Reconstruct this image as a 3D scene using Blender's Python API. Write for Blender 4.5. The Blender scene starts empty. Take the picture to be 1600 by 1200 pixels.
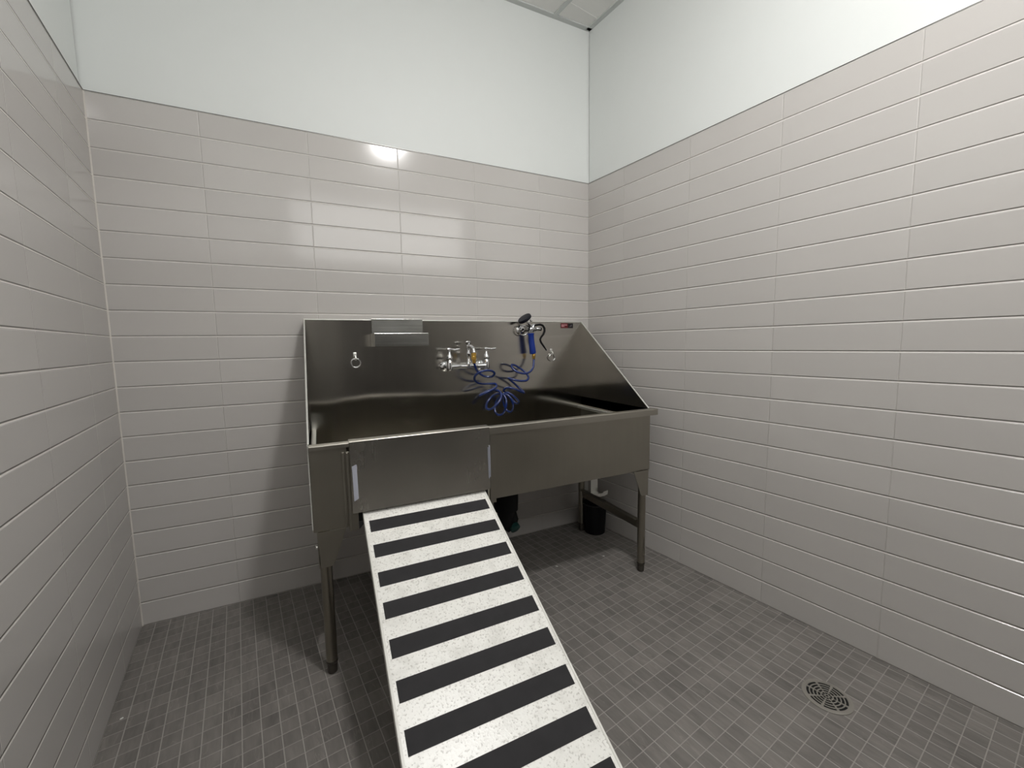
import bpy, bmesh, math, random
from mathutils import Vector, Matrix
random.seed(7)
sc = bpy.context.scene
C = sc.collection

# ---------------------------------------------------------------- camera, world, exposure
cam_d = bpy.data.cameras.new('camera'); cam = bpy.data.objects.new('camera', cam_d); C.objects.link(cam)
cam.location = (0.7490777, -2.1878083, 1.1879697)
cam.rotation_mode = 'XYZ'
cam.rotation_euler = (1.4730405, 0.0162178, -0.4445484)
cam_d.sensor_fit = 'HORIZONTAL'; cam_d.sensor_width = 36.0
cam_d.lens = 637.5204 / 1600 * 36.0
cam_d.clip_start = 0.02
sc.camera = cam
w = bpy.data.worlds.new('world'); sc.world = w; w.use_nodes = True
w.node_tree.nodes['Background'].inputs[0].default_value = (0.6, 0.62, 0.65, 1)
w.node_tree.nodes['Background'].inputs[1].default_value = 0.02
sc.view_settings.view_transform = 'Standard'; sc.view_settings.look = 'None'
sc.view_settings.gamma = 1.0; sc.view_settings.use_curve_mapping = False
sc.view_settings.exposure = 0.0
LIGHT_POS = (1.45, -1.85, 3.03); LIGHT_STRENGTH = 210.0; LIGHT_R = 0.12; LIGHT_DEPTH = 0.04; FILL_GLOW = 3.5
BOW = 1.0
HOSE=[(1.4785,-0.2000,1.0936),(1.4859,-0.1913,1.0742),(1.4981,-0.1779,1.0550),(1.5135,-0.1709,1.0388),(1.5323,-0.1659,1.0261),(1.5520,-0.1654,1.0176),(1.5713,-0.1703,1.0148),(1.5880,-0.1806,1.0191),(1.5926,-0.1953,1.0355),(1.5710,-0.2100,1.0492),(1.5458,-0.2210,1.0534),(1.5229,-0.2264,1.0526),(1.5035,-0.2247,1.0485),(1.4886,-0.2162,1.0395),(1.4793,-0.2032,1.0249),(1.4819,-0.1877,1.0051),(1.5012,-0.1727,0.9893),(1.5255,-0.1609,0.9811),(1.5492,-0.1548,0.9778),(1.5702,-0.1562,0.9770),(1.5886,-0.1643,0.9767),(1.6048,-0.1774,0.9763),(1.6027,-0.1935,0.9628),(1.5796,-0.2072,0.9536),(1.5575,-0.2151,0.9462),(1.5387,-0.2149,0.9381),(1.5227,-0.2066,0.9303),(1.5090,-0.1922,0.9214),(1.5142,-0.1742,0.9204),(1.5384,-0.1596,0.9273),(1.5614,-0.1506,0.9340),(1.5826,-0.1486,0.9399),(1.6018,-0.1544,0.9432),(1.6184,-0.1659,0.9401),(1.6306,-0.1795,0.9298),(1.6303,-0.1928,0.9120),(1.6205,-0.2032,0.8943),(1.6064,-0.2086,0.8789),(1.5925,-0.2070,0.8647),(1.5794,-0.1986,0.8516),(1.5659,-0.1851,0.8410),(1.5542,-0.1683,0.8448),(1.5585,-0.1530,0.8622),(1.5721,-0.1423,0.8784),(1.5875,-0.1377,0.8931),(1.6022,-0.1400,0.9071),(1.6180,-0.1484,0.9172),(1.6347,-0.1603,0.9209),(1.6495,-0.1736,0.9149),(1.6569,-0.1860,0.8996),(1.6582,-0.1952,0.8809),(1.6555,-0.1994,0.8613),(1.6520,-0.1971,0.8412),(1.6476,-0.1885,0.8213),(1.6380,-0.1751,0.8056),(1.6236,-0.1590,0.8032),(1.6155,-0.1441,0.8167),(1.6162,-0.1332,0.8354),(1.6225,-0.1279,0.8547),(1.6300,-0.1292,0.8739),(1.6387,-0.1364,0.8920),(1.6496,-0.1478,0.9073),(1.6637,-0.1615,0.9162),(1.6781,-0.1748,0.9093),(1.6883,-0.1846,0.8945),(1.6969,-0.1880,0.8761),(1.7040,-0.1839,0.8550),(1.7075,-0.1731,0.8326),(1.7031,-0.1577,0.8131),(1.6898,-0.1416,0.8155),(1.6826,-0.1296,0.8315),(1.6758,-0.1243,0.8505),(1.6701,-0.1267,0.8718),(1.6656,-0.1362,0.8941),(1.6665,-0.1501,0.9151),(1.6801,-0.1651,0.9221),(1.6960,-0.1752,0.9140),(1.7131,-0.1775,0.9009),(1.7321,-0.1718,0.8845),(1.7521,-0.1588,0.8648),(1.7462,-0.1415,0.8539),(1.7349,-0.1272,0.8657),(1.7230,-0.1194,0.8813),(1.7069,-0.1195,0.8975),(1.6864,-0.1276,0.9140),(1.6680,-0.1417,0.9333),(1.6758,-0.1577,0.9480),(1.6920,-0.1711,0.9495),(1.7106,-0.1781,0.9440),(1.7322,-0.1770,0.9350),(1.7577,-0.1682,0.9244),(1.7868,-0.1536,0.9133),(1.7927,-0.1365,0.9179),(1.7817,-0.1230,0.9312),(1.7687,-0.1146,0.9458),(1.7517,-0.1140,0.9611),(1.7307,-0.1214,0.9767),(1.7068,-0.1340,0.9919),(1.6944,-0.1503,1.0011),(1.7093,-0.1642,0.9948),(1.7272,-0.1729,0.9892),(1.7490,-0.1744,0.9848),(1.7753,-0.1683,0.9821),(1.8049,-0.1556,0.9828),(1.8248,-0.1401,0.9971),(1.8222,-0.1255,1.0153),(1.8124,-0.1133,1.0306),(1.7966,-0.1069,1.0437),(1.7765,-0.1077,1.0563),(1.7526,-0.1149,1.0680),(1.7255,-0.1270,1.0717),(1.7246,-0.1413,1.0538),(1.7357,-0.1530,1.0399),(1.7522,-0.1607,1.0300),(1.7734,-0.1632,1.0242),(1.7984,-0.1600,1.0225),(1.8238,-0.1535,1.0285),(1.8450,-0.1453,1.0422),(1.8608,-0.1332,1.0608),(1.8700,-0.1231,1.0812)]
# ---------------------------------------------------------------- numbers of the room (metres)
AL, AR = 0.14051, 0.15198          # the side walls are splayed about eight degrees
W = 2.33725; H = 3.0667; TH = 2.1756; PITCH = 0.1036; TW = 0.407446; YR = 3.35
def lw(t): return (t*math.sin(AL), -t*math.cos(AL))
def rw(t): return (W + t*math.sin(AR), -t*math.cos(AR))

# ---------------------------------------------------------------- materials
def mat(name):
    m = bpy.data.materials.new(name); m.use_nodes = True
    nt = m.node_tree; b = nt.nodes['Principled BSDF']
    return m, nt, b
def N(nt, typ, **kw):
    n = nt.nodes.new(typ)
    for k, v in kw.items():
        if k.startswith('i_'): n.inputs[k[2:].replace('_', ' ')].default_value = v
        else: setattr(n, k, v)
    return n
def math_(nt, op, a, b=None, c=None, clamp=False):
    n = nt.nodes.new('ShaderNodeMath'); n.operation = op; n.use_clamp = clamp
    for i, v in enumerate((a, b, c)):
        if v is None: continue
        if isinstance(v, (int, float)): n.inputs[i].default_value = v
        else: nt.links.new(v, n.inputs[i])
    return n.outputs[0]
def mix(nt, fac, a, b):
    n = nt.nodes.new('ShaderNodeMix'); n.data_type = 'RGBA'
    for s, v in (('Factor', fac), ('A', a), ('B', b)):
        sock = [i for i in n.inputs if i.name == s and (s == 'Factor' and i.type == 'VALUE' or s != 'Factor' and i.type == 'RGBA')][0]
        if isinstance(v, (int, float)): sock.default_value = v
        elif isinstance(v, tuple): sock.default_value = (*v, 1) if len(v) == 3 else v
        else: nt.links.new(v, sock)
    return [o for o in n.outputs if o.type == 'RGBA'][0]
def srgb(r, g, b):
    f = lambda c: (c/255)/12.92 if c/255 <= 0.04045 else ((c/255+0.055)/1.055)**2.4
    return (f(r), f(g), f(b))
def plain(name, col, rough=0.5, metal=0.0, spec=0.5, coat=0.0, noise=0.0, nscale=40, bump=0.0):
    m, nt, b = mat(name)
    b.inputs['Base Color'].default_value = (*col, 1); b.inputs['Roughness'].default_value = rough
    b.inputs['Metallic'].default_value = metal; b.inputs['Specular IOR Level'].default_value = spec
    b.inputs['Coat Weight'].default_value = coat
    tc = N(nt, 'ShaderNodeTexCoord')
    nz = N(nt, 'ShaderNodeTexNoise'); nz.inputs['Scale'].default_value = nscale; nz.inputs['Detail'].default_value = 4
    nt.links.new(tc.outputs['Object'], nz.inputs['Vector'])
    if noise > 0:
        k = math_(nt, 'MULTIPLY_ADD', nz.outputs['Fac'], noise*2, 1-noise)
        v = nt.nodes.new('ShaderNodeVectorMath'); v.operation = 'SCALE'; v.inputs[0].default_value = col
        nt.links.new(k, v.inputs['Scale']); nt.links.new(v.outputs[0], b.inputs['Base Color'])
    if bump > 0:
        bp = N(nt, 'ShaderNodeBump'); bp.inputs['Strength'].default_value = 1; bp.inputs['Distance'].default_value = bump
        nt.links.new(nz.outputs['Fac'], bp.inputs['Height']); nt.links.new(bp.outputs[0], b.inputs['Normal'])
    return m

def grid_lines(nt, u, v, pu, pv, wu, wv):
    """distances to the nearest joint, joint masks and the tile cell number of a stacked grid"""
    def dist(x, p):
        f = math_(nt, 'FRACT', math_(nt, 'DIVIDE', x, p))
        return math_(nt, 'MULTIPLY', math_(nt, 'MINIMUM', f, math_(nt, 'SUBTRACT', 1.0, f)), p)
    du, dv = dist(u, pu), dist(v, pv)
    def mask(d, w_):
        n = nt.nodes.new('ShaderNodeMapRange'); n.interpolation_type = 'SMOOTHSTEP'
        n.inputs['From Min'].default_value = w_*0.75; n.inputs['From Max'].default_value = w_*1.25
        n.inputs['To Min'].default_value = 1; n.inputs['To Max'].default_value = 0
        nt.links.new(d, n.inputs['Value']); return n.outputs['Result']
    cu = math_(nt, 'FLOOR', math_(nt, 'DIVIDE', u, pu)); cv = math_(nt, 'FLOOR', math_(nt, 'DIVIDE', v, pv))
    cc = nt.nodes.new('ShaderNodeCombineXYZ'); nt.links.new(cu, cc.inputs[0]); nt.links.new(cv, cc.inputs[1])
    wn = nt.nodes.new('ShaderNodeTexWhiteNoise'); wn.noise_dimensions = '2D'; nt.links.new(cc.outputs[0], wn.inputs['Vector'])
    return du, dv, mask(du, wu), mask(dv, wv), wn
def edge_height(nt, d, r):
    n = nt.nodes.new('ShaderNodeMapRange'); n.interpolation_type = 'SMOOTHERSTEP'
    n.inputs['From Min'].default_value = 0; n.inputs['From Max'].default_value = r
    nt.links.new(d, n.inputs['Value']); return n.outputs['Result']

def wall_tile():
    m, nt, b = mat('glazed_wall_tile')
    uv = N(nt, 'ShaderNodeUVMap', uv_map='metres'); sp = N(nt, 'ShaderNodeSeparateXYZ'); nt.links.new(uv.outputs[0], sp.inputs[0])
    du, dv, mu, mv, wn = grid_lines(nt, sp.outputs[0], sp.outputs[1], TW, PITCH, 0.0009, 0.0017)
    tile = srgb(193, 189.5, 186)
    tone = math_(nt, 'MULTIPLY_ADD', wn.outputs['Value'], 0.05, 0.975)
    v = nt.nodes.new('ShaderNodeVectorMath'); v.operation = 'SCALE'; v.inputs[0].default_value = tile; nt.links.new(tone, v.inputs['Scale'])
    grout = srgb(226, 222, 216); groutv = srgb(190, 186, 181)
    c = mix(nt, math_(nt, 'MULTIPLY', mu, 0.8), v.outputs[0], groutv); c = mix(nt, mv, c, grout)
    nt.links.new(c, b.inputs['Base Color'])
    g = math_(nt, 'MAXIMUM', mu, mv)
    nt.links.new(math_(nt, 'MULTIPLY_ADD', g, 0.5, 0.13), b.inputs['Roughness'])
    b.inputs['Specular IOR Level'].default_value = 0.5
    hgt = math_(nt, 'MINIMUM', math_(nt, 'MULTIPLY_ADD', edge_height(nt, du, 0.003), 0.3, 0.7), edge_height(nt, dv, 0.0055))
    nz = N(nt, 'ShaderNodeTexNoise'); nz.inputs['Scale'].default_value = 5; nz.inputs['Detail'].default_value = 1
    nt.links.new(uv.outputs[0], nz.inputs['Vector'])
    h2 = math_(nt, 'MULTIPLY_ADD', nz.outputs['Fac'], 0.16, hgt)
    bp = N(nt, 'ShaderNodeBump'); bp.inputs['Strength'].default_value = 1; bp.inputs['Distance'].default_value = 0.0034
    nt.links.new(h2, bp.inputs['Height']); nt.links.new(bp.outputs[0], b.inputs['Normal'])
    return m
def floor_tile():
    m, nt, b = mat('mosaic_floor_tile')
    uv = N(nt, 'ShaderNodeUVMap', uv_map='metres'); sp = N(nt, 'ShaderNodeSeparateXYZ'); nt.links.new(uv.outputs[0], sp.inputs[0])
    du, dv, mu, mv, wn = grid_lines(nt, sp.outputs[0], sp.outputs[1], 0.0511, 0.0511, 0.0015, 0.0013)
    # stone streaks along the tile rows
    mp = N(nt, 'ShaderNodeMapping'); mp.inputs['Scale'].default_value = (45, 9, 1); nt.links.new(uv.outputs[0], mp.inputs['Vector'])
    off = nt.nodes.new('ShaderNodeVectorMath'); off.operation = 'MULTIPLY_ADD'; off.inputs[1].default_value = (30, 30, 30)
    nt.links.new(wn.outputs['Color'], off.inputs[0]); nt.links.new(mp.outputs[0], off.inputs[2])
    nz = N(nt, 'ShaderNodeTexNoise'); nz.inputs['Scale'].default_value = 1.0; nz.inputs['Detail'].default_value = 5; nz.inputs['Roughness'].default_value = 0.6
    nt.links.new(off.outputs[0], nz.inputs['Vector'])
    big = N(nt, 'ShaderNodeTexNoise'); big.inputs['Scale'].default_value = 6; big.inputs['Detail'].default_value = 3
    nt.links.new(uv.outputs[0], big.inputs['Vector'])
    k = math_(nt, 'MULTIPLY_ADD', wn.outputs['Value'], 0.22, 0.76)
    k = math_(nt, 'ADD', k, math_(nt, 'MULTIPLY_ADD', nz.outputs['Fac'], 0.8, -0.40))
    k = math_(nt, 'ADD', k, math_(nt, 'MULTIPLY_ADD', big.outputs['Fac'], 0.5, -0.20))
    vn = N(nt, 'ShaderNodeTexNoise'); vn.inputs['Scale'].default_value = 11; vn.inputs['Detail'].default_value = 3; vn.inputs['Distortion'].default_value = 0.6
    nt.links.new(off.outputs[0], vn.inputs['Vector']); vn.inputs['Scale'].default_value = 0.8
    vein = nt.nodes.new('ShaderNodeMapRange'); vein.inputs['From Min'].default_value = 0.0; vein.inputs['From Max'].default_value = 0.018
    vein.inputs['To Min'].default_value = 0.22; vein.inputs['To Max'].default_value = 0.0
    nt.links.new(math_(nt, 'ABSOLUTE', math_(nt, 'SUBTRACT', vn.outputs['Fac'], 0.62)), vein.inputs['Value'])
    k = math_(nt, 'ADD', k, vein.outputs['Result'])
    base = srgb(121, 117, 113)
    v = nt.nodes.new('ShaderNodeVectorMath'); v.operation = 'SCALE'; v.inputs[0].default_value = base; nt.links.new(k, v.inputs['Scale'])
    c = mix(nt, math_(nt, 'MULTIPLY', math_(nt, 'MAXIMUM', mu, math_(nt, 'MULTIPLY', mv, 0.75)), 0.8), v.outputs[0], srgb(168, 164, 158))
    nt.links.new(c, b.inputs['Base Color'])
    b.inputs['Roughness'].default_value = 0.5; b.inputs['Specular IOR Level'].default_value = 0.4
    hgt = math_(nt, 'MINIMUM', edge_height(nt, du, 0.003), edge_height(nt, dv, 0.003))
    h2 = math_(nt, 'MULTIPLY_ADD', nz.outputs['Fac'], 0.25, hgt)
    bp = N(nt, 'ShaderNodeBump'); bp.inputs['Strength'].default_value = 0.8; bp.inputs['Distance'].default_value = 0.001
    nt.links.new(h2, bp.inputs['Height']); nt.links.new(bp.outputs[0], b.inputs['Normal'])
    return m
def steel(name, col, rough, aniso=0.0, rot=0.0, streak=(3, 3, 90), sa=0.06, stain=0.12, bump=0.0):
    """brushed stainless steel: directional roughness streaks and faint water stains"""
    m, nt, b = mat(name)
    b.inputs['Metallic'].default_value = 1.0
    tc = N(nt, 'ShaderNodeTexCoord')
    mp = N(nt, 'ShaderNodeMapping'); mp.inputs['Scale'].default_value = streak; nt.links.new(tc.outputs['Object'], mp.inputs['Vector'])
    nz = N(nt, 'ShaderNodeTexNoise'); nz.inputs['Scale'].default_value = 1.0; nz.inputs['Detail'].default_value = 6
    nt.links.new(mp.outputs[0], nz.inputs['Vector'])
    st = N(nt, 'ShaderNodeTexNoise'); st.inputs['Scale'].default_value = 7; st.inputs['Detail'].default_value = 5
    nt.links.new(tc.outputs['Object'], st.inputs['Vector'])
    r = math_(nt, 'ADD', math_(nt, 'MULTIPLY_ADD', nz.outputs['Fac'], sa*2, rough-sa), math_(nt, 'MULTIPLY_ADD', st.outputs['Fac'], stain, -stain/2))
    nt.links.new(r, b.inputs['Roughness'])
    k = math_(nt, 'MULTIPLY_ADD', nz.outputs['Fac'], 0.08, 0.96)
    k = math_(nt, 'MULTIPLY', k, math_(nt, 'MULTIPLY_ADD', st.outputs['Fac'], 0.16, 0.92))
    v = nt.nodes.new('ShaderNodeVectorMath'); v.operation = 'SCALE'; v.inputs[0].default_value = col; nt.links.new(k, v.inputs['Scale'])
    nt.links.new(v.outputs[0], b.inputs['Base Color'])
    if aniso:
        b.inputs['Anisotropic'].default_value = aniso; b.inputs['Anisotropic Rotation'].default_value = rot
        tg = N(nt, 'ShaderNodeCombineXYZ'); tg.inputs[2].default_value = 1.0; nt.links.new(tg.outputs[0], b.inputs['Tangent'])
    if bump:
        bp = N(nt, 'ShaderNodeBump'); bp.inputs['Strength'].default_value = 1; bp.inputs['Distance'].default_value = bump
        lo = N(nt, 'ShaderNodeTexNoise'); lo.inputs['Scale'].default_value = 3.5; lo.inputs['Detail'].default_value = 0
        nt.links.new(tc.outputs['Object'], lo.inputs['Vector'])
        nt.links.new(lo.outputs['Fac'], bp.inputs['Height']); nt.links.new(bp.outputs[0], b.inputs['Normal'])
    return m
def ramp_paint():
    m, nt, b = mat('speckled_white_ramp_paint')
    tc = N(nt, 'ShaderNodeTexCoord')
    sp = N(nt, 'ShaderNodeTexNoise'); sp.inputs['Scale'].default_value = 170; sp.inputs['Detail'].default_value = 3
    nt.links.new(tc.outputs['Object'], sp.inputs['Vector'])
    pit = nt.nodes.new('ShaderNodeMapRange'); pit.inputs['From Min'].default_value = 0.56; pit.inputs['From Max'].default_value = 0.66
    nt.links.new(sp.outputs['Fac'], pit.inputs['Value'])
    dt = N(nt, 'ShaderNodeTexNoise'); dt.inputs['Scale'].default_value = 14; dt.inputs['Detail'].default_value = 8; dt.inputs['Roughness'].default_value = 0.7
    nt.links.new(tc.outputs['Object'], dt.inputs['Vector'])
    dr = nt.nodes.new('ShaderNodeMapRange'); dr.inputs['From Min'].default_value = 0.48; dr.inputs['From Max'].default_value = 0.75
    nt.links.new(dt.outputs['Fac'], dr.inputs['Value'])
    c = mix(nt, math_(nt, 'MULTIPLY', dr.outputs[0], 0.45), srgb(240, 239, 234), srgb(176, 173, 165))
    c = mix(nt, math_(nt, 'MULTIPLY', pit.outputs[0], 0.5), c, srgb(150, 145, 136))
    nt.links.new(c, b.inputs['Base Color'])
    b.inputs['Roughness'].default_value = 0.33; b.inputs['Specular IOR Level'].default_value = 0.6
    bp = N(nt, 'ShaderNodeBump'); bp.inputs['Strength'].default_value = 0.7; bp.inputs['Distance'].default_value = 0.0007
    nt.links.new(sp.outputs['Fac'], bp.inputs['Height']); nt.links.new(bp.outputs[0], b.inputs['Normal'])
    return m
def emis(name, col, s):
    m, nt, b = mat(name)
    b.inputs['Base Color'].default_value = (*col, 1)
    b.inputs['Emission Color'].default_value = (*col, 1); b.inputs['Emission Strength'].default_value = s
    return m

M = dict(
    tile=wall_tile(), floor=floor_tile(),
    paint=plain('white_wall_paint', srgb(224, 227, 225), 0.55, noise=0.01, nscale=12, bump=0.0004),
    ceil=plain('ceiling_panel', srgb(238, 237, 234), 0.9, noise=0.03, nscale=300, bump=0.0008),
    tbar=plain('grey_ceiling_grid', srgb(205, 208, 206), 0.6),
    trim=plain('grey_metal_edge', srgb(120, 120, 118), 0.35, metal=1.0),
    caulk=plain('light_caulk', srgb(205, 200, 193), 0.6),
    door=plain('dark_grey_door', srgb(58, 56, 54), 0.5, noise=0.04),
    frame=plain('dark_door_frame', srgb(45, 44, 43), 0.5),
    steel=steel('brushed_steel_apron', srgb(160, 156, 146), 0.34, streak=(60, 60, 2), sa=0.03),
    splash=steel('brushed_steel_splash', srgb(200, 197, 191), 0.15, aniso=0.93, rot=0.25, streak=(50, 50, 2), sa=0.01, stain=0.03),
    gate=steel('brushed_steel_gate', srgb(188, 185, 178), 0.27, streak=(60, 60, 2), sa=0.008, stain=0.03),
    leg=steel('satin_steel_tube', srgb(150, 145, 134), 0.3, streak=(80, 80, 3)),
    bright=steel('bright_steel_edge', srgb(225, 225, 220), 0.36, streak=(40, 40, 40)),
    rimsteel=plain('polished_steel_roll', srgb(178, 174, 165), 0.3, metal=1.0),
    dark_wall=plain('dark_grey_wall_paint', srgb(132, 129, 124), 0.7, noise=0.02),
    edge=plain('bright_folded_edge', srgb(222, 222, 216), 0.42, metal=0.6),
    footm=plain('dull_dark_foot', srgb(72, 68, 62), 0.45, metal=0.5),
    tray=steel('polished_steel_tray', srgb(205, 205, 200), 0.22, streak=(3, 3, 160)),
    chrome=plain('polished_chrome', srgb(225, 226, 228), 0.07, metal=1.0),
    chrome2=plain('satin_chrome', srgb(205, 207, 208), 0.22, metal=1.0),
    brass=plain('brass_coupling', srgb(212, 172, 88), 0.28, metal=1.0),
    hose=plain('glossy_blue_hose', srgb(17, 42, 104), 0.22, spec=0.6, coat=0.3),
    grip=plain('blue_rubber_grip', srgb(18, 50, 136), 0.42),
    black=plain('black_plastic', (0.004, 0.004, 0.0045), 0.6, spec=0.25),
    navy=plain('dark_navy_plastic', srgb(10, 12, 26), 0.5, spec=0.3),
    rubber_and_shade=plain('dark_rubber_and_shade', (0.02, 0.02, 0.02), 0.7),  # also colours the sheet that stands in for shade under the gate
    strip=plain('charcoal_grit_strip', srgb(38, 37, 39), 0.85, noise=0.35, nscale=28, bump=0.0006),
    ramp=ramp_paint(),
    rampedge=plain('white_ramp_edge', srgb(225, 224, 218), 0.4),
    white=plain('white_plastic', srgb(170, 172, 184), 0.4),
    teal=plain('dark_teal_plastic', srgb(20, 62, 58), 0.4),
    red=plain('dark_red_print', srgb(96, 16, 24), 0.4),
    pink=plain('pale_print', srgb(190, 140, 145), 0.5),
    greyp=plain('grey_print', srgb(95, 92, 98), 0.5),
    labelk=plain('black_print', srgb(16, 14, 15), 0.35),
    drain=plain('worn_drain_metal', srgb(140, 136, 129), 0.4, metal=0.2),
    drain_shade=plain('drain_shade_black', (0.004, 0.004, 0.004), 0.8),
    flake=plain('white_flake', srgb(225, 225, 220), 0.7),
    fill_glow=emis('added_fill_glow', (1.0, 0.99, 0.97), FILL_GLOW),  # glow of the added fill panel
    lens=emis('lamp_lens', (1.0, 0.988, 0.975), LIGHT_STRENGTH),
)

# ---------------------------------------------------------------- mesh helpers (world coordinates)
class MB:
    def __init__(s): s.bm = bmesh.new()
    def quad(s, pts):
        vs = [s.bm.verts.new(p) for p in pts]; return s.bm.faces.new(vs)
    def box(s, x0, x1, y0, y1, z0, z1, bev=0.0, seg=2):
        r = bmesh.ops.create_cube(s.bm, size=1.0)
        vs = r['verts']
        bmesh.ops.scale(s.bm, vec=(abs(x1-x0), abs(y1-y0), abs(z1-z0)), verts=vs)
        bmesh.ops.translate(s.bm, vec=((x0+x1)/2, (y0+y1)/2, (z0+z1)/2), verts=vs)
        if bev > 0:
            es = list({e for v in vs for e in v.link_edges})
            bmesh.ops.bevel(s.bm, geom=es, offset=bev, segments=seg, profile=0.5, affect='EDGES')
        return s
    def prism(s, poly, axis, a, b):
        """extrude a closed 2-D outline between a and b along an axis (0: poly is yz, 1: xz, 2: xy)"""
        def P(p, t): return {0: (t, p[0], p[1]), 1: (p[0], t, p[1]), 2: (p[0], p[1], t)}[axis]
        lo = [s.bm.verts.new(P(p, a)) for p in poly]; hi = [s.bm.verts.new(P(p, b)) for p in poly]
        n = len(poly)
        fs = [s.bm.faces.new(lo), s.bm.faces.new(list(reversed(hi)))]
        for i in range(n): fs.append(s.bm.faces.new([lo[i], hi[i], hi[(i+1) % n], lo[(i+1) % n]]))
        return s
    def cyl(s, p, q, r, r2=None, n=24, cap=True):
        return s.tube([p, q], [r, r if r2 is None else r2], n, cap)
    def tube(s, pts, r, n=12, cap=True):
        pts = [Vector(p) for p in pts]; m = len(pts)
        rs = r if isinstance(r, (list, tuple)) else [r]*m
        tan = []
        for i in range(m):
            t = pts[min(i+1, m-1)] - pts[max(i-1, 0)]
            tan.append(t.normalized() if t.length > 1e-9 else Vector((0, 0, 1)))
        ref = Vector((0, 0, 1)) if abs(tan[0].z) < 0.9 else Vector((1, 0, 0))
        u = tan[0].cross(ref).normalized(); rings = []
        for i in range(m):
            if i: u = (u - tan[i]*u.dot(tan[i])).normalized()
            v = tan[i].cross(u)
            rings.append([s.bm.verts.new(pts[i] + (u*math.cos(2*math.pi*k/n) + v*math.sin(2*math.pi*k/n))*rs[i]) for k in range(n)])
        for i in range(m-1):
            for k in range(n):
                s.bm.faces.new([rings[i][k], rings[i][(k+1) % n], rings[i+1][(k+1) % n], rings[i+1][k]])
        if cap:
            s.bm.faces.new(list(reversed(rings[0]))); s.bm.faces.new(rings[-1])
        return s
    def lathe(s, origin, axis, prof, n=28, cap=True):
        """prof: (distance along the axis, radius)"""
        o = Vector(origin); a = Vector(axis).normalized()
        pts = [o + a*t for t, _ in prof]
        ref = Vector((0, 0, 1)) if abs(a.z) < 0.9 else Vector((1, 0, 0))
        u = a.cross(ref).normalized(); v = a.cross(u); rings = []
        for p, (t, r) in zip(pts, prof):
            rings.append([s.bm.verts.new(p + (u*math.cos(2*math.pi*k/n) + v*math.sin(2*math.pi*k/n))*max(r, 1e-5)) for k in range(n)])
        for i in range(len(rings)-1):
            for k in range(n): s.bm.faces.new([rings[i][k], rings[i][(k+1) % n], rings[i+1][(k+1) % n], rings[i+1][k]])
        if cap: s.bm.faces.new(list(reversed(rings[0]))); s.bm.faces.new(rings[-1])
        return s
    def torus(s, c, axis, R, r, n=36, m=10, arc=(0, 2*math.pi)):
        c = Vector(c); a = Vector(axis).normalized(); ref = Vector((0, 0, 1)) if abs(a.z) < 0.9 else Vector((1, 0, 0))
        u = a.cross(ref).normalized(); v = a.cross(u)
        full = abs(arc[1]-arc[0]-2*math.pi) < 1e-6; rings = []
        for i in range(n if full else n+1):
            t = arc[0] + (arc[1]-arc[0])*i/n; d = u*math.cos(t)+v*math.sin(t)
            rings.append([s.bm.verts.new(c + d*(R + r*math.cos(2*math.pi*k/m)) + a*r*math.sin(2*math.pi*k/m)) for k in range(m)])
        L = len(rings)
        for i in range(L if full else L-1):
            for k in range(m): s.bm.faces.new([rings[i][k], rings[(i+1) % L][k], rings[(i+1) % L][(k+1) % m], rings[i][(k+1) % m]])
        return s
    def build(s, name, m, parent=None, smooth=None):
        bmesh.ops.recalc_face_normals(s.bm, faces=s.bm.faces[:])
        me = bpy.data.meshes.new(name)
        off = Vector((0, 0, 0))
        if parent is None:
            xs = [v.co for v in s.bm.verts]
            off = Vector(((min(p.x for p in xs)+max(p.x for p in xs))/2, (min(p.y for p in xs)+max(p.y for p in xs))/2, min(p.z for p in xs)))
            bmesh.ops.translate(s.bm, vec=-off, verts=s.bm.verts[:])
        s.bm.to_mesh(me); s.bm.free()
        me.materials.append(m)
        if smooth is not None:
            me.polygons.foreach_set('use_smooth', [True]*len(me.polygons))
            try: me.set_sharp_from_angle(angle=math.radians(smooth))
            except Exception: pass
        o = bpy.data.objects.new(name, me); C.objects.link(o)
        if parent is not None:
            o.parent = parent
            o.location = -parent.location if parent.type == 'EMPTY' else (0, 0, 0)
        else: o.location = off
        return o
def tag(o, label, cat, group=None):
    o['label'] = label; o['category'] = cat
    if group: o['group'] = group
    return o
def thing(name, loc, label, cat, group=None):
    o = bpy.data.objects.new(name, None); o.empty_display_size = 0.1; o.location = loc; C.objects.link(o)
    return tag(o, label, cat, group)
def struct(o): o['kind'] = 'structure'; return o

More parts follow.
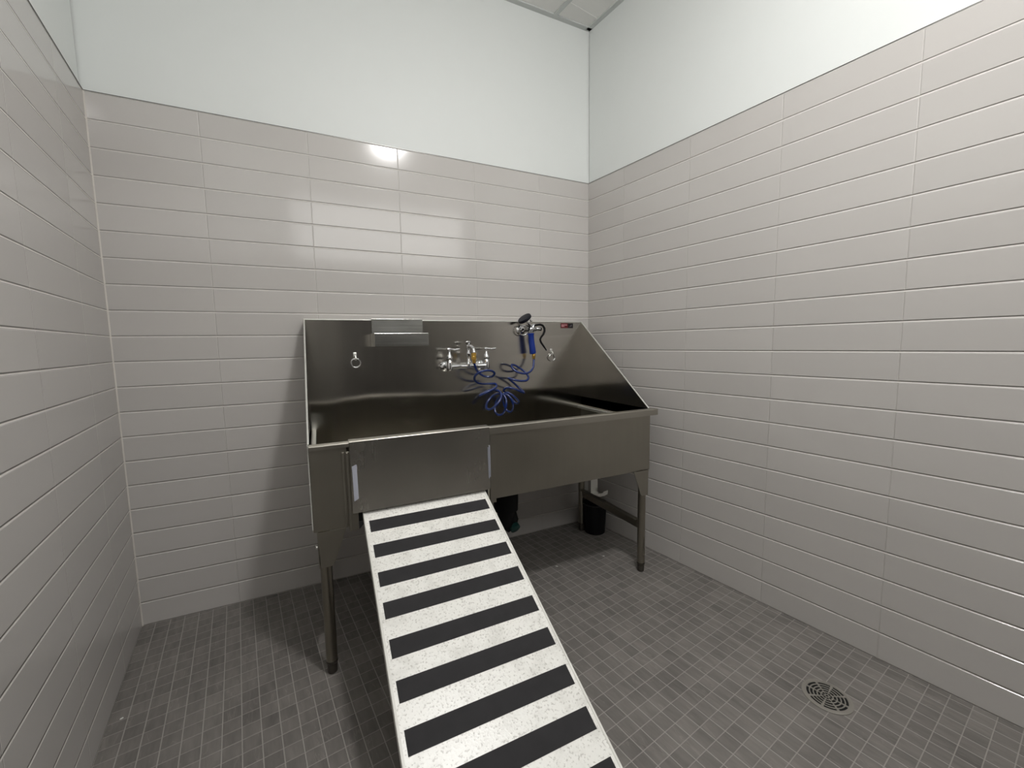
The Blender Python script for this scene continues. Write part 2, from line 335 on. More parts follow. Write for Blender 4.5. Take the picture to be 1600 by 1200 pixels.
# ---------------------------------------------------------------- the room shell
def uv_face(bm, layer, face, fn):
    for lp in face.loops: lp[layer].uv = fn(lp.vert.co)
def wall(name, p, q, n_out, u0, ufn):
    """tile slab up to TH whose face runs p-q, paint set back 8 mm above it; n_out points away from the room"""
    bm = bmesh.new(); layer = bm.loops.layers.uv.new('metres')
    p = Vector((*p, 0)); q = Vector((*q, 0)); n = Vector((*n_out, 0)).normalized(); T = 0.12; s = 0.008
    e = (q-p).normalized()*0.0
    def V(a, off, z): b = (p if a == 0 else q) + n*off; return bm.verts.new((b.x, b.y, z))
    prof = [(0, -0.02), (0, TH), (s, TH), (s, H+0.02), (T, H+0.02), (T, -0.02)]
    A = [V(0, o, z) for o, z in prof]; B = [V(1, o, z) for o, z in prof]
    for i in range(6):
        f = bm.faces.new([A[i], B[i], B[(i+1) % 6], A[(i+1) % 6]])
        f.material_index = 0 if i == 0 else 1
        uv_face(bm, layer, f, lambda co: (ufn(co) - u0, co.z))
    for L in (A, B):
        f = bm.faces.new(L); f.material_index = 1
        uv_face(bm, layer, f, lambda co: (0.2, co.z))
    bmesh.ops.recalc_face_normals(bm, faces=bm.faces[:])
    me = bpy.data.meshes.new(name); bm.to_mesh(me); bm.free()
    me.materials.append(M['tile']); me.materials.append(M['paint'])
    o = bpy.data.objects.new(name, me); C.objects.link(o); return struct(o)
L0, L1 = lw(-0.0), lw(YR/math.cos(AL)); R0, R1 = rw(0), rw(YR/math.cos(AR))
wall('wall_back', (-0.2, 0), (W+0.2, 0), (0, 1), 0.355012, lambda c: c.x)
wall('wall_left', L0, L1, (-math.cos(AL), -math.sin(AL)), 0.313678, lambda c: (c.x*math.sin(AL) - c.y*math.cos(AL)))
wall('wall_right', R0, R1, (math.cos(AR), math.sin(AR)), 0.283664, lambda c: ((c.x-W)*math.sin(AR) - c.y*math.cos(AR)))
wf = wall('wall_front', (L1[0]-0.1, -YR), (R1[0]+0.1, -YR), (0, -1), 0.1, lambda c: c.x)
wf.data.materials[0] = M['dark_wall']; wf.data.materials[1] = M['dark_wall']
# floor, mosaic laid square to the left wall
bm = bmesh.new(); layer = bm.loops.layers.uv.new('metres')
fx = [(-0.3, 0.15), (W+0.8, 0.15), (W+0.8, -YR-0.15), (-0.3, -YR-0.15)]
top = [bm.verts.new((x, y, 0)) for x, y in fx]; bot = [bm.verts.new((x, y, -0.1)) for x, y in fx]
AF = 0.148
f = bm.faces.new(top); uv_face(bm, layer, f, lambda co: (co.x*math.cos(AF)+co.y*math.sin(AF)-0.0455+0.0511*4, co.x*math.sin(AF)-co.y*math.cos(AF)-0.304+0.0511*9))
bm.faces.new(list(reversed(bot)))
for i in range(4): bm.faces.new([top[i], bot[i], bot[(i+1) % 4], top[(i+1) % 4]])
bmesh.ops.recalc_face_normals(bm, faces=bm.faces[:])
me = bpy.data.meshes.new('floor'); bm.to_mesh(me); bm.free(); me.materials.append(M['floor'])
o = bpy.data.objects.new('floor', me); C.objects.link(o); struct(o)
struct(MB().box(-0.3, W+0.8, -YR-0.15, 0.15, H, H+0.08).build('ceiling', M['ceil']))

def strip_between(mb, a, b, wdt, z0, z1):
    a = Vector(a); b = Vector(b); d = (b-a).normalized(); n = Vector((-d.y, d.x))*wdt/2
    mb.prism([tuple(a+n), tuple(b+n), tuple(b-n), tuple(a-n)], 2, z0, z1); return mb
k = 0
# thin metal profile that finishes the tile, one length per wall
for a, b in (((0, 0.002), (W, 0.002)), ((L0[0]-0.002, 0), (L1[0]-0.002, L1[1])), ((R0[0]+0.002, 0), (R1[0]+0.002, R1[1]))):
    k += 1; struct(strip_between(MB(), a, b, 0.008, TH, TH+0.0018).build('trim_%d' % k, M['trim']))
k += 1; struct(MB().prism([(0, 0), (0.0042, 0), (0.0006, -0.0042)], 2, 0, TH).build('trim_%d' % k, M['caulk']))
# ceiling wall angles and grid bars
dr = Vector((math.sin(AR), -math.cos(AR))); nr = Vector((-math.cos(AR), -math.sin(AR)))
for a, b in (((-0.05, -0.004), (W+0.05, -0.004)), (tuple(Vector(R0)+nr*0.004), tuple(Vector(R1)+nr*0.004)), ((L0[0]+0.004, 0), (L1[0]+0.004, L1[1]))):
    k += 1; struct(strip_between(MB(), a, b, 0.034, H-0.006, H+0.001).build('trim_%d' % k, M['tbar']))
for j in range(4):
    base = Vector(R0) + nr*(0.2455 + 0.61*j)
    a = base + dr*(0.01 + base.y/math.cos(AR)*-0); a = base + dr*0.0
    # start the bar at the back wall
    t0 = (a.y + 0.003)/math.cos(AR); a = a + dr*t0; b = a + dr*(YR)
    k += 1; struct(strip_between(MB(), tuple(a), tuple(b), 0.024, H-0.007, H+0.001).build('trim_%d' % k, M['tbar']))
for j in range(6):
    a = Vector(R0) + dr*(0.085+0.61*j) ; b = a + nr*2.6
    k += 1; struct(strip_between(MB(), tuple(a), tuple(b), 0.012, H-0.0025, H+0.001).build('trim_%d' % k, M['ceil']))
# dark door in the wall behind the photographer
door = struct(MB().box(0.95, 2.05, -YR, -YR+0.04, 0.0, 2.1, 0.003).build('door_1', M['door']))
fr = MB(); fr.box(0.87, 0.95, -YR, -YR+0.06, 0, 2.18, 0.004).box(2.05, 2.13, -YR, -YR+0.06, 0, 2.18, 0.004).box(0.87, 2.13, -YR, -YR+0.06, 2.1, 2.18, 0.004)
o = fr.build('door_frame', M['frame']); o.parent = door; o.location = o.location - door.location
o = MB().cyl((1.05, -YR+0.04, 1.0), (1.05, -YR+0.09, 1.0), 0.011).cyl((1.05, -YR+0.085, 1.0), (1.17, -YR+0.085, 1.0), 0.009).build('door_handle', M['chrome2']); o.parent = door; o.location = o.location - door.location

# ---------------------------------------------------------------- ceiling light
lx, ly, lz = LIGHT_POS
t = thing('ceiling_light', (lx, ly, H), 'round frosted white dome light on the ceiling above the ramp', 'ceiling light')
MB().lathe((lx, ly, H), (0, 0, -1), [(0, 0.128), (0.022, 0.128), (0.030, 0.124), (0.036, 0.118)], 40).build('base_ring', M['rampedge'], t, 40)
prof = [(LIGHT_DEPTH*math.sin(math.pi/2*i/10), LIGHT_R*math.cos(math.pi/2*i/10)) for i in range(11)]
MB().lathe((lx, ly, lz), (0, 0, -1), prof, 36).build('dome', M['lens'], t, 180)
# unseen glowing panel over the door, added as soft fill light
wn = MB().box(0.55, 2.65, -YR+0.004, -YR+0.012, 2.24, 2.96).build('fill_panel_1', M['fill_glow']); struct(wn)
fr = MB(); fr.box(0.50, 2.70, -YR, -YR+0.03, 2.19, 2.24, 0.003).box(0.50, 2.70, -YR, -YR+0.03, 2.96, 3.01, 0.003).box(0.50, 0.55, -YR, -YR+0.03, 2.24, 2.96, 0.003).box(2.65, 2.70, -YR, -YR+0.03, 2.24, 2.96, 0.003)
o = fr.build('fill_panel_frame', M['frame']); o.parent = wn; o.location = o.location - wn.location

# ---------------------------------------------------------------- the dog wash tub
X0, X1, YB, YF, ZB, ZR, ZT = 0.702, 2.242, -0.060, -0.655, 0.543, 0.853, 1.316
TUB = thing('dog_wash_tub', ((X0+X1)/2, -0.36, 0), 'long brushed steel dog washing tub with high backsplash standing on tube legs', 'wash tub')
th = 0.0025
b = MB()
# front apron left and right of the gate opening, sides, back, bottom
b.box(X0, 0.822, YF, YF+th, ZB, ZR-0.01)
b.box(1.365, X1, YF, YF+th, ZB, ZR-0.01)
b.box(X0, X0+th, YF+th, YB, ZB, ZR)
b.box(X1-th, X1, YF+th, YB, ZB, ZR)
b.box(X0, X1, YB+0.004, YB+0.004+th, ZB, ZT-0.001)
b.box(X0+th, X1-th, YF+th, YB, ZB+0.002, ZB+0.006)
b.build('basin', M['steel'], TUB)
# backsplash sheet, slightly bowed like pressed sheet metal
def bow(x):
    # tilt of the sheet in radians: eases along the length
    pts = [(0.70, 0.004), (0.79, 0.000), (0.88, 0.012), (0.97, 0.020), (1.17, 0.012), (1.38, 0.002), (1.7, 0.002), (2.242, 0.002)]
    for (a, va), (c, vc) in zip(pts, pts[1:]):
        if x <= c:
            s_ = max(0, min(1, (x-a)/(c-a))); s_ = s_*s_*(3-2*s_); return va + (vc-va)*s_
    return pts[-1][1]
bm = bmesh.new(); nx, nz_ = 90, 14; g = []
for j in range(nz_+1):
    z = 0.575 + (ZT-0.575)*j/nz_
    row = []
    for i in range(nx+1):
        x = X0 + (X1-X0)*i/nx
        fade = min(1, (ZT-z)/0.15)
        row.append(bm.verts.new((x, YB - 0.0005 - BOW*bow(x)*0.07*math.tanh((z-0.94)/0.07), z)))
    g.append(row)
for j in range(nz_):
    for i in range(nx): bm.faces.new([g[j][i], g[j][i+1], g[j+1][i+1], g[j+1][i]])
mb = MB(); mb.bm.free(); mb.bm = bm
mb.build('backsplash', M['splash'], TUB, 180)
# top ledge that closes the gap to the wall
MB().box(X0, X1, YB-0.001, -0.003, ZT-0.002, ZT+0.002, 0.001).box(X0, X1, -0.006, -0.003, ZT-0.03, ZT).build('top_ledge', M['rimsteel'], TUB)
MB().tube([(X0, YB-0.001, ZT), (X1, YB-0.001, ZT)], 0.003, 12).build('top_fold', M['edge'], TUB, 40)
# sloping side panels
for xs, nm in ((X0, 1), (X1-th, 1)):
    MB().prism([(YB, 0.80), (YB, ZT), (YF+0.012, ZR), (YF+0.012, 0.80)], 0, xs, xs+th).build('side_panel', M['splash'], TUB)
    xe0, xe1 = (xs-0.003, xs+0.0035) if xs < 1 else (xs-0.001, xs+0.0055)
    xm = (xe0+xe1)/2; mbx = MB(); mbx.tube([(xm, YB, ZT+0.001), (xm, YF+0.010, ZR+0.001)], 0.0036, 12)
    if xs < 1: mbx.box(xe0, xe1, YF+0.0, YF+0.012, ZB+0.01, ZR)
    mbx.build('edge_flange', M['edge'], TUB, 40)
# front rim roll
def arc(cy, cz, r, a0, a1, n=8):
    return [(cy + r*math.cos(math.radians(a0+(a1-a0)*i/n)), cz + r*math.sin(math.radians(a0+(a1-a0)*i/n))) for i in range(n+1)]
def rim(x0, x1, ytop, z, drop, name, m, par, yb=-0.636):
    prof_ = [(ytop, z-drop)] + arc(ytop+0.005, z-0.005, 0.005, 180, 90) + arc(yb-0.005, z-0.005, 0.005, 90, 0) + [(yb, z-0.012), (yb-0.002, z-0.012), (yb-0.004, z-0.004), (ytop+0.004, z-0.004), (ytop+0.002, z-drop)]
    return MB().prism(prof_, 0, x0, x1).build(name, m, par, 40)
rim(X0+0.002, 0.8315, -0.670, ZR, 0.016, 'front_rim', M['rimsteel'], TUB)
rim(1.363, 2.278, -0.670, ZR, 0.031, 'front_rim', M['rimsteel'], TUB)
# rails along both inner sides
MB().box(X1-0.030, X1-0.003, -0.60, -0.062, 0.780, 0.797, 0.003).build('side_rail', M['bright'], TUB)
MB().box(X0+0.003, X0+0.022, -0.60, -0.062, 0.780, 0.797, 0.003).build('side_rail', M['bright'], TUB)
# lift-out gate
G = MB()
G.box(0.832, 1.362, -0.6745, -0.672, 0.595, 0.853)
G.box(0.831, 1.363, -0.637, -0.634, 0.60, 0.850)
g_ = G.build('gate', M['gate'], TUB)
rim(0.831, 1.3628, -0.6755, 0.8575, 0.005, 'gate_top_edge', M['rimsteel'], g_, -0.632)
MB().prism([(0.8365, 0.766), (0.8525, 0.772), (0.8535, 0.648), (0.8385, 0.640)], 1, -0.6785, -0.6745).build('guide_strip', M['white'], g_)
MB().prism([(1.3525, 0.770), (1.3545, 0.772), (1.3565, 0.642), (1.3545, 0.645)], 1, -0.680, -0.6745).prism([(1.3575, 0.778), (1.3605, 0.779), (1.3615, 0.650), (1.3590, 0.648)], 1, -0.680, -0.6745).build('guide_strip', M['white'], g_)
# gate channels
MB().box(0.806, 0.814, -0.664, YF, 0.545, 0.818, 0.001).box(0.818, 0.851, -0.660, -0.657, 0.526, 0.818, 0.0008).box(0.820, 0.826, -0.671, -0.657, 0.535, 0.816, 0.001).build('gate_channel', M['steel'], TUB)
MB().box(1.366, 1.392, -0.663, YF, 0.530, 0.838, 0.001).box(1.3645, 1.368, -0.672, YF, 0.60, 0.82).build('gate_channel', M['steel'], TUB)
MB().prism([(0.851, 0.527), (0.8675, 0.545), (0.8675, 0.556), (0.851, 0.556)], 1, -0.660, -0.656).box(0.852, 1.364, -0.640, -0.637, 0.545, 0.600).build('opening_wedge_and_shade', M['rubber_and_shade'], TUB)  # small wedge, plus a black sheet standing in for the opening's shade
# legs
def leg(x, y, sx, sy):
    L = MB().cyl((x, y, 0.04), (x, y, 0.542), 0.0195, n=28).build('leg', M['leg'], TUB, 40)
    MB().lathe((x, y, 0.0), (0, 0, 1), [(0, 0.012), (0.004, 0.0165), (0.030, 0.0175), (0.036, 0.0165), (0.040, 0.0195), (0.046, 0.0205), (0.050, 0.0196)], 24).build('foot', M['footm'], L, 40)
    # folded gusset: a front and a side plate
    fy = -0.652 if sy < 0 else -0.085
    o_ = MB()
    xi = x - sx*0.021
    pol = [(xi, 0.543), (xi + sx*0.094, 0.543), (xi + sx*0.050, 0.425), (xi + sx*0.040, 0.414), (xi + sx*0.005, 0.412)]
    o_.prism(pol, 1, fy-0.010, fy-0.0075)
    yp = fy - 0.0075
    o_.prism([(yp, 0.543), (yp - sy*0.094, 0.543), (yp - sy*0.048, 0.414), (yp, 0.412)], 0, xi - sx*0.0015, xi + sx*0.001)
    o_.build('gusset', M['steel'], L)
    MB().lathe((xi - sx*0.001, y+0.01, 0.478), (-sx, 0, 0), [(0, 0.008), (0.006, 0.008), (0.008, 0.005)], 12).build('bolt', M['bright'], L, 40)
    return L
leg(0.735, -0.640, 1, -1); leg(2.209, -0.640, -1, -1); leg(0.735, -0.110, 1, 1); leg(2.209, -0.110, -1, 1)
MB().box(2.200, 2.216, -0.622, -0.128, 0.225, 0.272, 0.003).box(2.186, 2.216, -0.622, -0.128, 0.266, 0.272, 0.002).build('stretcher', M['leg'], TUB)
MB().box(0.728, 0.744, -0.622, -0.128, 0.225, 0.272, 0.003).build('stretcher', M['leg'], TUB)
# tether rings on the backsplash
for x, z, tilt in ((0.916, 1.108, 0.0), (2.024, 1.104, -0.12)):
    r_ = MB().torus((x+0.0, YB-0.010, z), (tilt, 1, 0), 0.0215, 0.0032).build('tether_ring', M['chrome'], TUB, 180)
    MB().box(x-0.010, x+0.006, YB-0.004, YB-0.0005, z+0.028, z+0.052, 0.002).tube([(x-0.002, YB-0.002, z+0.033), (x-0.001, YB-0.014, z+0.033), (x, YB-0.017, z+0.024), (x, YB-0.012, z+0.015)], 0.0045, 10).build('ring_clip', M['bright'], r_, 40)
# printed label
lb = MB().box(2.092, 2.142, YB-0.0022, YB-0.0012, 1.279, 1.309).build('maker_label', M['red'], TUB)
MB().box(2.142, 2.179, YB-0.0022, YB-0.0012, 1.279, 1.308).build('label_end', M['labelk'], lb)
mk = MB()
for x0_, x1_, z0_, z1_ in ((2.097, 2.105, 1.286, 1.302), (2.107, 2.113, 1.286, 1.302), (2.115, 2.121, 1.294, 1.302), (2.123, 2.129, 1.294, 1.302), (2.131, 2.136, 1.294, 1.302), (2.115, 2.118, 1.286, 1.291)):
    mk.box(x0_, x1_, YB-0.0028, YB-0.0021, z0_, z1_)
mk.build('label_print', M['pink'], lb)
MB().prism([(2.150, 1.286), (2.170, 1.302), (2.170, 1.289), (2.160, 1.288)], 1, YB-0.0028, YB-0.0021).build('label_mark', M['greyp'], lb)
# waste under the tub
dt = MB().lathe((1.575, -0.35, 0.548), (0, 0, -1), [(0, 0.062), (0.13, 0.064), (0.20, 0.062), (0.205, 0.045), (0.28, 0.043)], 28).tube([(1.575, -0.35, 0.28), (1.577, -0.35, 0.262), (1.588, -0.352, 0.250), (1.604, -0.355, 0.256), (1.612, -0.36, 0.29), (1.612, -0.33, 0.33), (1.60, -0.2, 0.34), (1.60, -0.01, 0.34)], 0.026, 16).build('drain_trap', M['black'], TUB, 50)
MB().lathe((1.606, -0.374, 0.262), (0.1, -0.5, -0.3), [(0, 0.027), (0.02, 0.027), (0.024, 0.020)], 20).build('cleanout_cap', M['teal'], dt, 40)
MB().prism([(2.140, 0.548), (2.188, 0.548), (2.188, 0.318), (2.140, 0.318)], 1, -0.302, -0.299).prism([(2.140, 0.318), (2.188, 0.318), (2.225, 0.300), (2.177, 0.300)], 1, -0.335, -0.299).prism([(2.180, 0.300), (2.232, 0.306), (2.236, 0.330), (2.205, 0.326), (2.196, 0.318), (2.182, 0.319)], 1, -0.338, -0.335).build('hanging_bracket', M['bright'], TUB)

# ---------------------------------------------------------------- tray hooked over the backsplash
TR = thing('hanging_tray', (1.12, -0.1, 1.186), 'polished steel tray hooked over the top of the backsplash', 'tray')
MB().box(0.998, 1.248, YB-0.0075, YB-0.0055, 1.20, ZT+0.0055).box(0.998, 1.248, YB-0.0075, -0.02, ZT+0.004, ZT+0.0065, 0.0008).build('hook_plate', M['tray'], TR)
t_ = MB(); t_.box(0.990, 1.240, -0.218, -0.2155, 1.186, 1.247, 0.0006).box(0.990, 1.240, -0.2155, YB-0.0085, 1.186, 1.1885)
t_.box(0.990, 0.9925, -0.2155, YB-0.0085, 1.1885, 1.247).box(1.2375, 1.240, -0.2155, YB-0.0085, 1.1885, 1.247)
t_.build('tray_box', M['tray'], TR)

# ---------------------------------------------------------------- faucet on the backsplash
FA = thing('wall_faucet', (1.464, -0.12, 1.06), 'chrome two-handle wall faucet on the backsplash left of the spray gun', 'faucet')
fy = -0.150
MB().tube([(1.362, fy, 1.075), (1.40, fy, 1.076), (1.42, fy, 1.076), (1.44, fy, 1.076), (1.49, fy, 1.076), (1.51, fy, 1.076), (1.53, fy, 1.076), (1.566, fy, 1.076)],
          [0.016, 0.013, 0.0115, 0.0125, 0.0125, 0.0115, 0.013, 0.016], 20).lathe((1.464, fy, 1.07), (0, 0, 1), [(0, 0.013), (0.018, 0.014), (0.024, 0.012), (0.03, 0.0085)], 20).build('body', M['chrome'], FA, 60)
for x in (1.362, 1.566):
    MB().lathe((x, YB-0.001, 1.073), (0, -1, 0), [(0, 0.028), (0.003, 0.028), (0.009, 0.022), (0.012, 0.014), (0.08, 0.013), (0.09, 0.015)], 28).build('wall_flange', M['chrome'], FA, 40)
    v_ = MB().lathe((x, fy, 1.055), (0, 0, 1), [(0, 0.010), (0.004, 0.0155), (0.012, 0.0165), (0.050, 0.0155), (0.054, 0.0135), (0.058, 0.0165), (0.068, 0.0175), (0.078, 0.013), (0.086, 0.008), (0.10, 0.006), (0.115, 0.006)], 28).build('valve', M['chrome'], FA, 50)
    MB().tube([(x-0.010, fy, 1.166), (x, fy, 1.166), (x+0.012, fy, 1.165), (x+0.030, fy-0.002, 1.163), (x+0.046, fy-0.003, 1.165), (x+0.056, fy-0.003, 1.167)], [0.006, 0.008, 0.0055, 0.0048, 0.0062, 0.0035], 12).build('lever_handle', M['chrome'], v_, 60)
MB().lathe((1.466, fy, 1.095), (0, 0, 1), [(0, 0.0125), (0.006, 0.013), (0.012, 0.0085), (0.04, 0.0078), (0.043, 0.011), (0.050, 0.011), (0.053, 0.008), (0.075, 0.009), (0.085, 0.0115), (0.092, 0.008), (0.095, 0.0125), (0.106, 0.014), (0.112, 0.008)], 24).build('riser', M['chrome'], FA, 50)
MB().tube([(1.466, fy, 1.176), (1.468, fy-0.012, 1.179), (1.472, fy-0.028, 1.178), (1.476, fy-0.042, 1.170), (1.477, fy-0.050, 1.158), (1.477, fy-0.050, 1.146)], [0.009, 0.009, 0.0095, 0.0095, 0.0095, 0.0105], 16).build('outlet_elbow', M['chrome'], FA, 60)

# ---------------------------------------------------------------- coiled hose between faucet and gun
HO = thing('coiled_hose', (1.62, -0.16, 0.80), 'coiled blue hose looping down between the faucet and the spray gun', 'hose')
def smooth(P, k=4):
    out = []; P = [Vector(p) for p in P]
    for i in range(len(P)-1):
        a, b_, c, d = P[max(i-1, 0)], P[i], P[i+1], P[min(i+2, len(P)-1)]
        for j in range(k):
            t = j/k
            out.append(0.5*((2*b_) + (c-a)*t + (2*a-5*b_+4*c-d)*t*t + (3*b_-a-3*c+d)*t**3))
    out.append(P[-1]); return out
HOSE[0] = (1.477, -0.200, 1.098); HOSE[-1] = (1.872, -0.120, 1.103)
MB().tube(smooth(HOSE, 3), 0.0062, 14).build('tubing', M['hose'], HO, 180)
MB().lathe((1.477, -0.200, 1.146), (0, 0, -1), [(0, 0.0125), (0.014, 0.0135), (0.016, 0.0115), (0.020, 0.0135), (0.034, 0.0135), (0.037, 0.010), (0.050, 0.009), (0.054, 0.0075)], 8).build('brass_coupling', M['brass'], HO)
MB().lathe((1.871, -0.120, 1.130), (0, 0, -1), [(0, 0.009), (0.010, 0.0105), (0.018, 0.0105), (0.020, 0.008), (0.031, 0.0075)], 8).build('brass_coupling', M['brass'], HO)

# ---------------------------------------------------------------- spray gun in its ring holder
HR = thing('spray_holder', (1.818, -0.07, 1.236), 'round chrome ring holder fixed to the backsplash behind the spray gun', 'holder')
MB().lathe((1.818, YB-0.001, 1.266), (0, -1, 0), [(0, 0.027), (0.004, 0.027), (0.009, 0.020), (0.012, 0.012), (0.03, 0.010)], 28).build('mount_disc', M['chrome'], HR, 40)
MB().torus((1.818, -0.100, 1.264), (0.15, 1, 0.1), 0.027, 0.0035).build('holder_ring', M['chrome'], HR, 180)
GU = thing('spray_gun', (1.867, -0.12, 1.131), 'spray gun with blue grip and dark round head hanging on the backsplash', 'spray gun')
gy = -0.120
MB().tube([(1.8665, gy, 1.131), (1.8655, gy, 1.136), (1.861, gy, 1.17), (1.857, gy, 1.205), (1.8545, gy, 1.236), (1.854, gy, 1.240), (1.8535, gy, 1.247)], [0.0165, 0.0187, 0.0178, 0.0168, 0.0165, 0.0195, 0.0195], 24).build('grip', M['grip'], GU, 60)
gb = MB().tube([(1.853, gy, 1.246), (1.852, gy, 1.258), (1.852, gy, 1.268)], [0.012, 0.0135, 0.0135], 18).tube([(1.842, gy, 1.266), (1.850, gy, 1.270), (1.885, gy, 1.271), (1.889, gy, 1.271), (1.900, gy, 1.272), (1.919, gy, 1.272), (1.922, gy, 1.272)], [0.010, 0.014, 0.0125, 0.009, 0.0125, 0.0125, 0.009], 18)
gb.tube([(1.866, gy, 1.278), (1.874, gy, 1.292), (1.878, gy, 1.298)], [0.012, 0.011, 0.007], 14)
gb.build('valve_body', M['chrome2'], GU, 50)
MB().tube([(1.864, gy, 1.283), (1.846, gy, 1.297), (1.828, gy, 1.313), (1.822, gy, 1.320)], [0.0075, 0.0062, 0.0060, 0.010], 14).build('neck_tube', M['chrome2'], GU, 60)
d_ = Vector((-0.60, -0.12, 0.78)).normalized()
hc = Vector((1.817, gy, 1.327))
MB().lathe(hc - d_*0.012, d_, [(0, 0.018), (0.004, 0.034), (0.008, 0.040), (0.018, 0.041), (0.023, 0.038), (0.024, 0.030)], 32).build('spray_head', M['navy'], GU, 40)
MB().tube([(1.874, gy-0.012, 1.290), (1.882, gy-0.014, 1.293), (1.905, gy-0.016, 1.296), (1.922, gy-0.016, 1.291), (1.934, gy-0.016, 1.275), (1.934, gy-0.016, 1.258), (1.926, gy-0.016, 1.240), (1.910, gy-0.016, 1.222), (1.905, gy-0.016, 1.210), (1.910, gy-0.016, 1.195), (1.928, gy-0.016, 1.172), (1.946, gy-0.016, 1.148)], [0.0045, 0.006, 0.0065, 0.0065, 0.0065, 0.0065, 0.006, 0.0055, 0.0055, 0.0055, 0.0052, 0.0035], 12).build('lever', M['black'], GU, 60)
MB().tube([(1.838, gy-0.004, 1.300), (1.842, gy-0.01, 1.285), (1.838, gy-0.012, 1.270), (1.826, gy-0.014, 1.258)], [0.004, 0.005, 0.005, 0.0035], 10).build('hook_guard', M['black'], GU, 60)
MB().lathe((1.852, gy, 1.313), (0.5, 0, 0.6), [(0, 0.004), (0.004, 0.007), (0.009, 0.007), (0.011, 0.004)], 14).build('clamp_screw', M['chrome2'], GU, 40)

# ---------------------------------------------------------------- ramp
PT = math.radians(24.973); RV = Vector((0, -math.cos(PT), -math.sin(PT))); RN = Vector((0, -math.sin(PT), math.cos(PT)))
RA = Vector((0, -0.700, 0.5679)); xl, xr = 0.8685, 1.3405
RM = thing('dog_ramp', (1.105, -1.9, 0), 'white speckled sloping ramp with black grip strips leading up to the tub', 'ramp')
def slab(mb, x0, x1, t0, t1, n0, n1, bev=0.0):
    pts = []
    for x in (x0, x1):
        for t in (t0, t1):
            for n in (n0, n1): pts.append(Vector((x, 0, 0)) + RA + RV*t + RN*n)
    vs = [mb.bm.verts.new(p) for p in pts]
    fs = [mb.bm.faces.new([vs[i] for i in q]) for q in ((0, 1, 3, 2), (4, 6, 7, 5), (0, 4, 5, 1), (2, 3, 7, 6), (0, 2, 6, 4), (1, 5, 7, 3))]
    if bev: bmesh.ops.bevel(mb.bm, geom=list({e for f_ in fs for e in f_.edges}), offset=bev, segments=2, affect='EDGES')
    return mb
TE = 1.325
dk = slab(MB(), xl, xr, -0.056, TE, -0.006, 0.0, 0.0012).build('deck', M['ramp'], RM)
slab(MB(), xl-0.0025, xl+0.004, -0.056, TE-0.01, -0.030, 0.0022, 0.001).build('side_edge', M['rampedge'], RM)
slab(MB(), xr-0.004, xr+0.0025, -0.056, TE-0.01, -0.030, 0.0022, 0.001).build('side_edge', M['rampedge'], RM)
ts = [0.0, 0.1081, 0.2168, 0.3222, 0.4339, 0.5408, 0.6493, 0.7556, 0.8648, 0.973, 1.081, 1.189]
for t in ts: slab(MB(), 0.882, 1.327, t, t+0.0518, 0.0, 0.0011).build('grip_strip', M['strip'], RM)
slab(MB(), xl+0.01, xr-0.01, TE-0.02, TE+0.002, -0.012, -0.004).build('foot_bar', M['rubber_and_shade'], RM)

# ---------------------------------------------------------------- floor drain
dc = Vector((2.220, -1.500, 0)); ang0 = -AF
DR = thing('floor_drain', tuple(dc), 'round slotted metal drain cover set in the mosaic floor', 'floor drain')
MB().lathe(dc + Vector((0, 0, -0.002)), (0, 0, 1), [(0, 0.060), (0.0028, 0.060)], 48).build('drain_shade_disc', M['drain_shade'], DR)  # flat black disc, its colour stands in for the dark depth below the slots
MB().lathe(dc, (0, 0, 1), [(0, 0.070), (0.0022, 0.070), (0.0035, 0.067), (0.0035, 0.0605), (0.0010, 0.0605)], 64, False).build('outer_ring', M['drain'], DR, 30)
bm = bmesh.new(); NA = 96
radii = [0.0001, 0.004, 0.0075, 0.0145, 0.018, 0.025, 0.0285, 0.0355, 0.039, 0.046, 0.0495, 0.0565, 0.0610]
def P_(r, k_, z): a = ang0 + math.pi/8 + 2*math.pi*k_/NA; return (dc.x + r*math.cos(a), dc.y + r*math.sin(a), z)
for i in range(len(radii)-1):
    slot = (i % 2 == 0) and i < 11
    ring_no = i//2
    for k_ in range(NA):
        sec = k_ % 12
        shift = (ring_no % 2)*0
        if slot and ring_no >= 1:
            gap = 2 if (k_//12) % 2 == 0 else 2
            if gap//2 <= (sec + shift) % 12 < 12-gap//2: continue
        elif slot and ring_no == 0: 
            continue
        q = [P_(radii[i], k_, 0), P_(radii[i+1], k_, 0), P_(radii[i+1], k_+1, 0), P_(radii[i], k_+1, 0)]
        bm.faces.new([bm.verts.new((x, y, 0.0014)) for x, y, z in q])
bmesh.ops.remove_doubles(bm, verts=bm.verts[:], dist=1e-6)
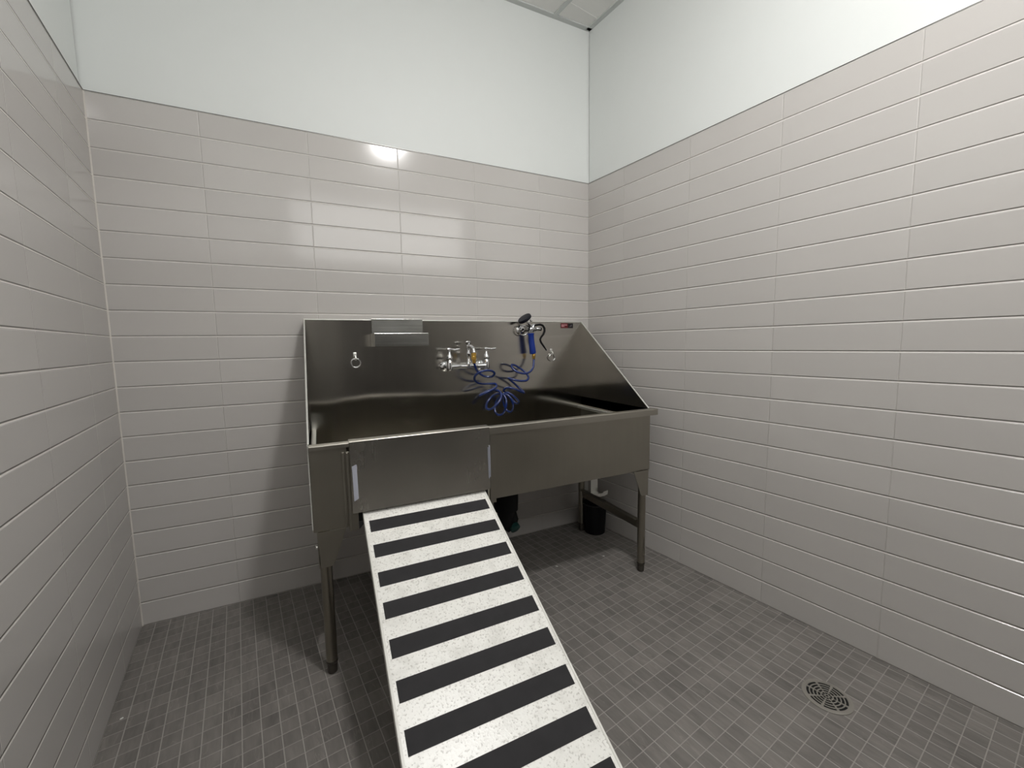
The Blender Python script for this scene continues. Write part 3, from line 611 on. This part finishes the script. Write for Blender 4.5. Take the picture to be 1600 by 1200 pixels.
r_ = bmesh.ops.extrude_face_region(bm, geom=bm.faces[:])
bmesh.ops.translate(bm, vec=(0, 0, 0.0016), verts=[e for e in r_['geom'] if isinstance(e, bmesh.types.BMVert)])
mb = MB(); mb.bm.free(); mb.bm = bm; mb.build('slotted_grate', M['drain'], DR)

# ---------------------------------------------------------------- black bucket under the tub
BK = thing('black_bucket', (2.25, -0.14, 0), 'small black bucket on the floor beneath the tub beside its rear leg', 'bucket')
BX, BY = 2.272, -0.165
MB().lathe((BX, BY, 0.0), (0, 0, 1), [(0, 0.058), (0.004, 0.062), (0.19, 0.072), (0.19, 0.069), (0.006, 0.059)], 36).build('pail', M['black'], BK, 40)
MB().torus((BX, BY, 0.188), (0, 0, 1), 0.073, 0.004).build('rim', M['rubber_and_shade'], BK, 180)

# ---------------------------------------------------------------- flakes on floor and ramp
def flake(name, c, nrm, L, wd, ang, label):
    n = Vector(nrm).normalized(); a = Vector((math.cos(ang), math.sin(ang), 0)); a = (a - n*a.dot(n)).normalized(); s_ = n.cross(a)
    c = Vector(c); mb = MB()
    pts = [(-L, -wd*0.5), (-L*0.2, -wd), (L, -wd*0.2), (L*0.7, wd), (-L*0.6, wd*0.7)]
    lo = [mb.bm.verts.new(c + a*p[0] + s_*p[1] + n*0.0004) for p in pts]; hi = [mb.bm.verts.new(c + a*p[0]*0.9 + s_*p[1]*0.9 + n*0.0022) for p in pts]
    mb.bm.faces.new(lo); mb.bm.faces.new(list(reversed(hi)))
    for i in range(5): mb.bm.faces.new([lo[i], hi[i], hi[(i+1) % 5], lo[(i+1) % 5]])
    tag(mb.build(name, M['flake']), label, 'flake')
flake('paper_flake', (1.841, -0.407, 0), (0, 0, 1), 0.008, 0.0025, -0.9, 'tiny white flake on the dark floor right of the ramp')
flake('paper_flake', (2.129, -0.436, 0), (0, 0, 1), 0.006, 0.002, -0.6, 'tiny grey flake on the floor near the right front tub leg')
flake('paper_flake', (0.11, -0.543, 0), (0, 0, 1), 0.005, 0.003, 0.3, 'tiny white flake on the floor beside the left wall')
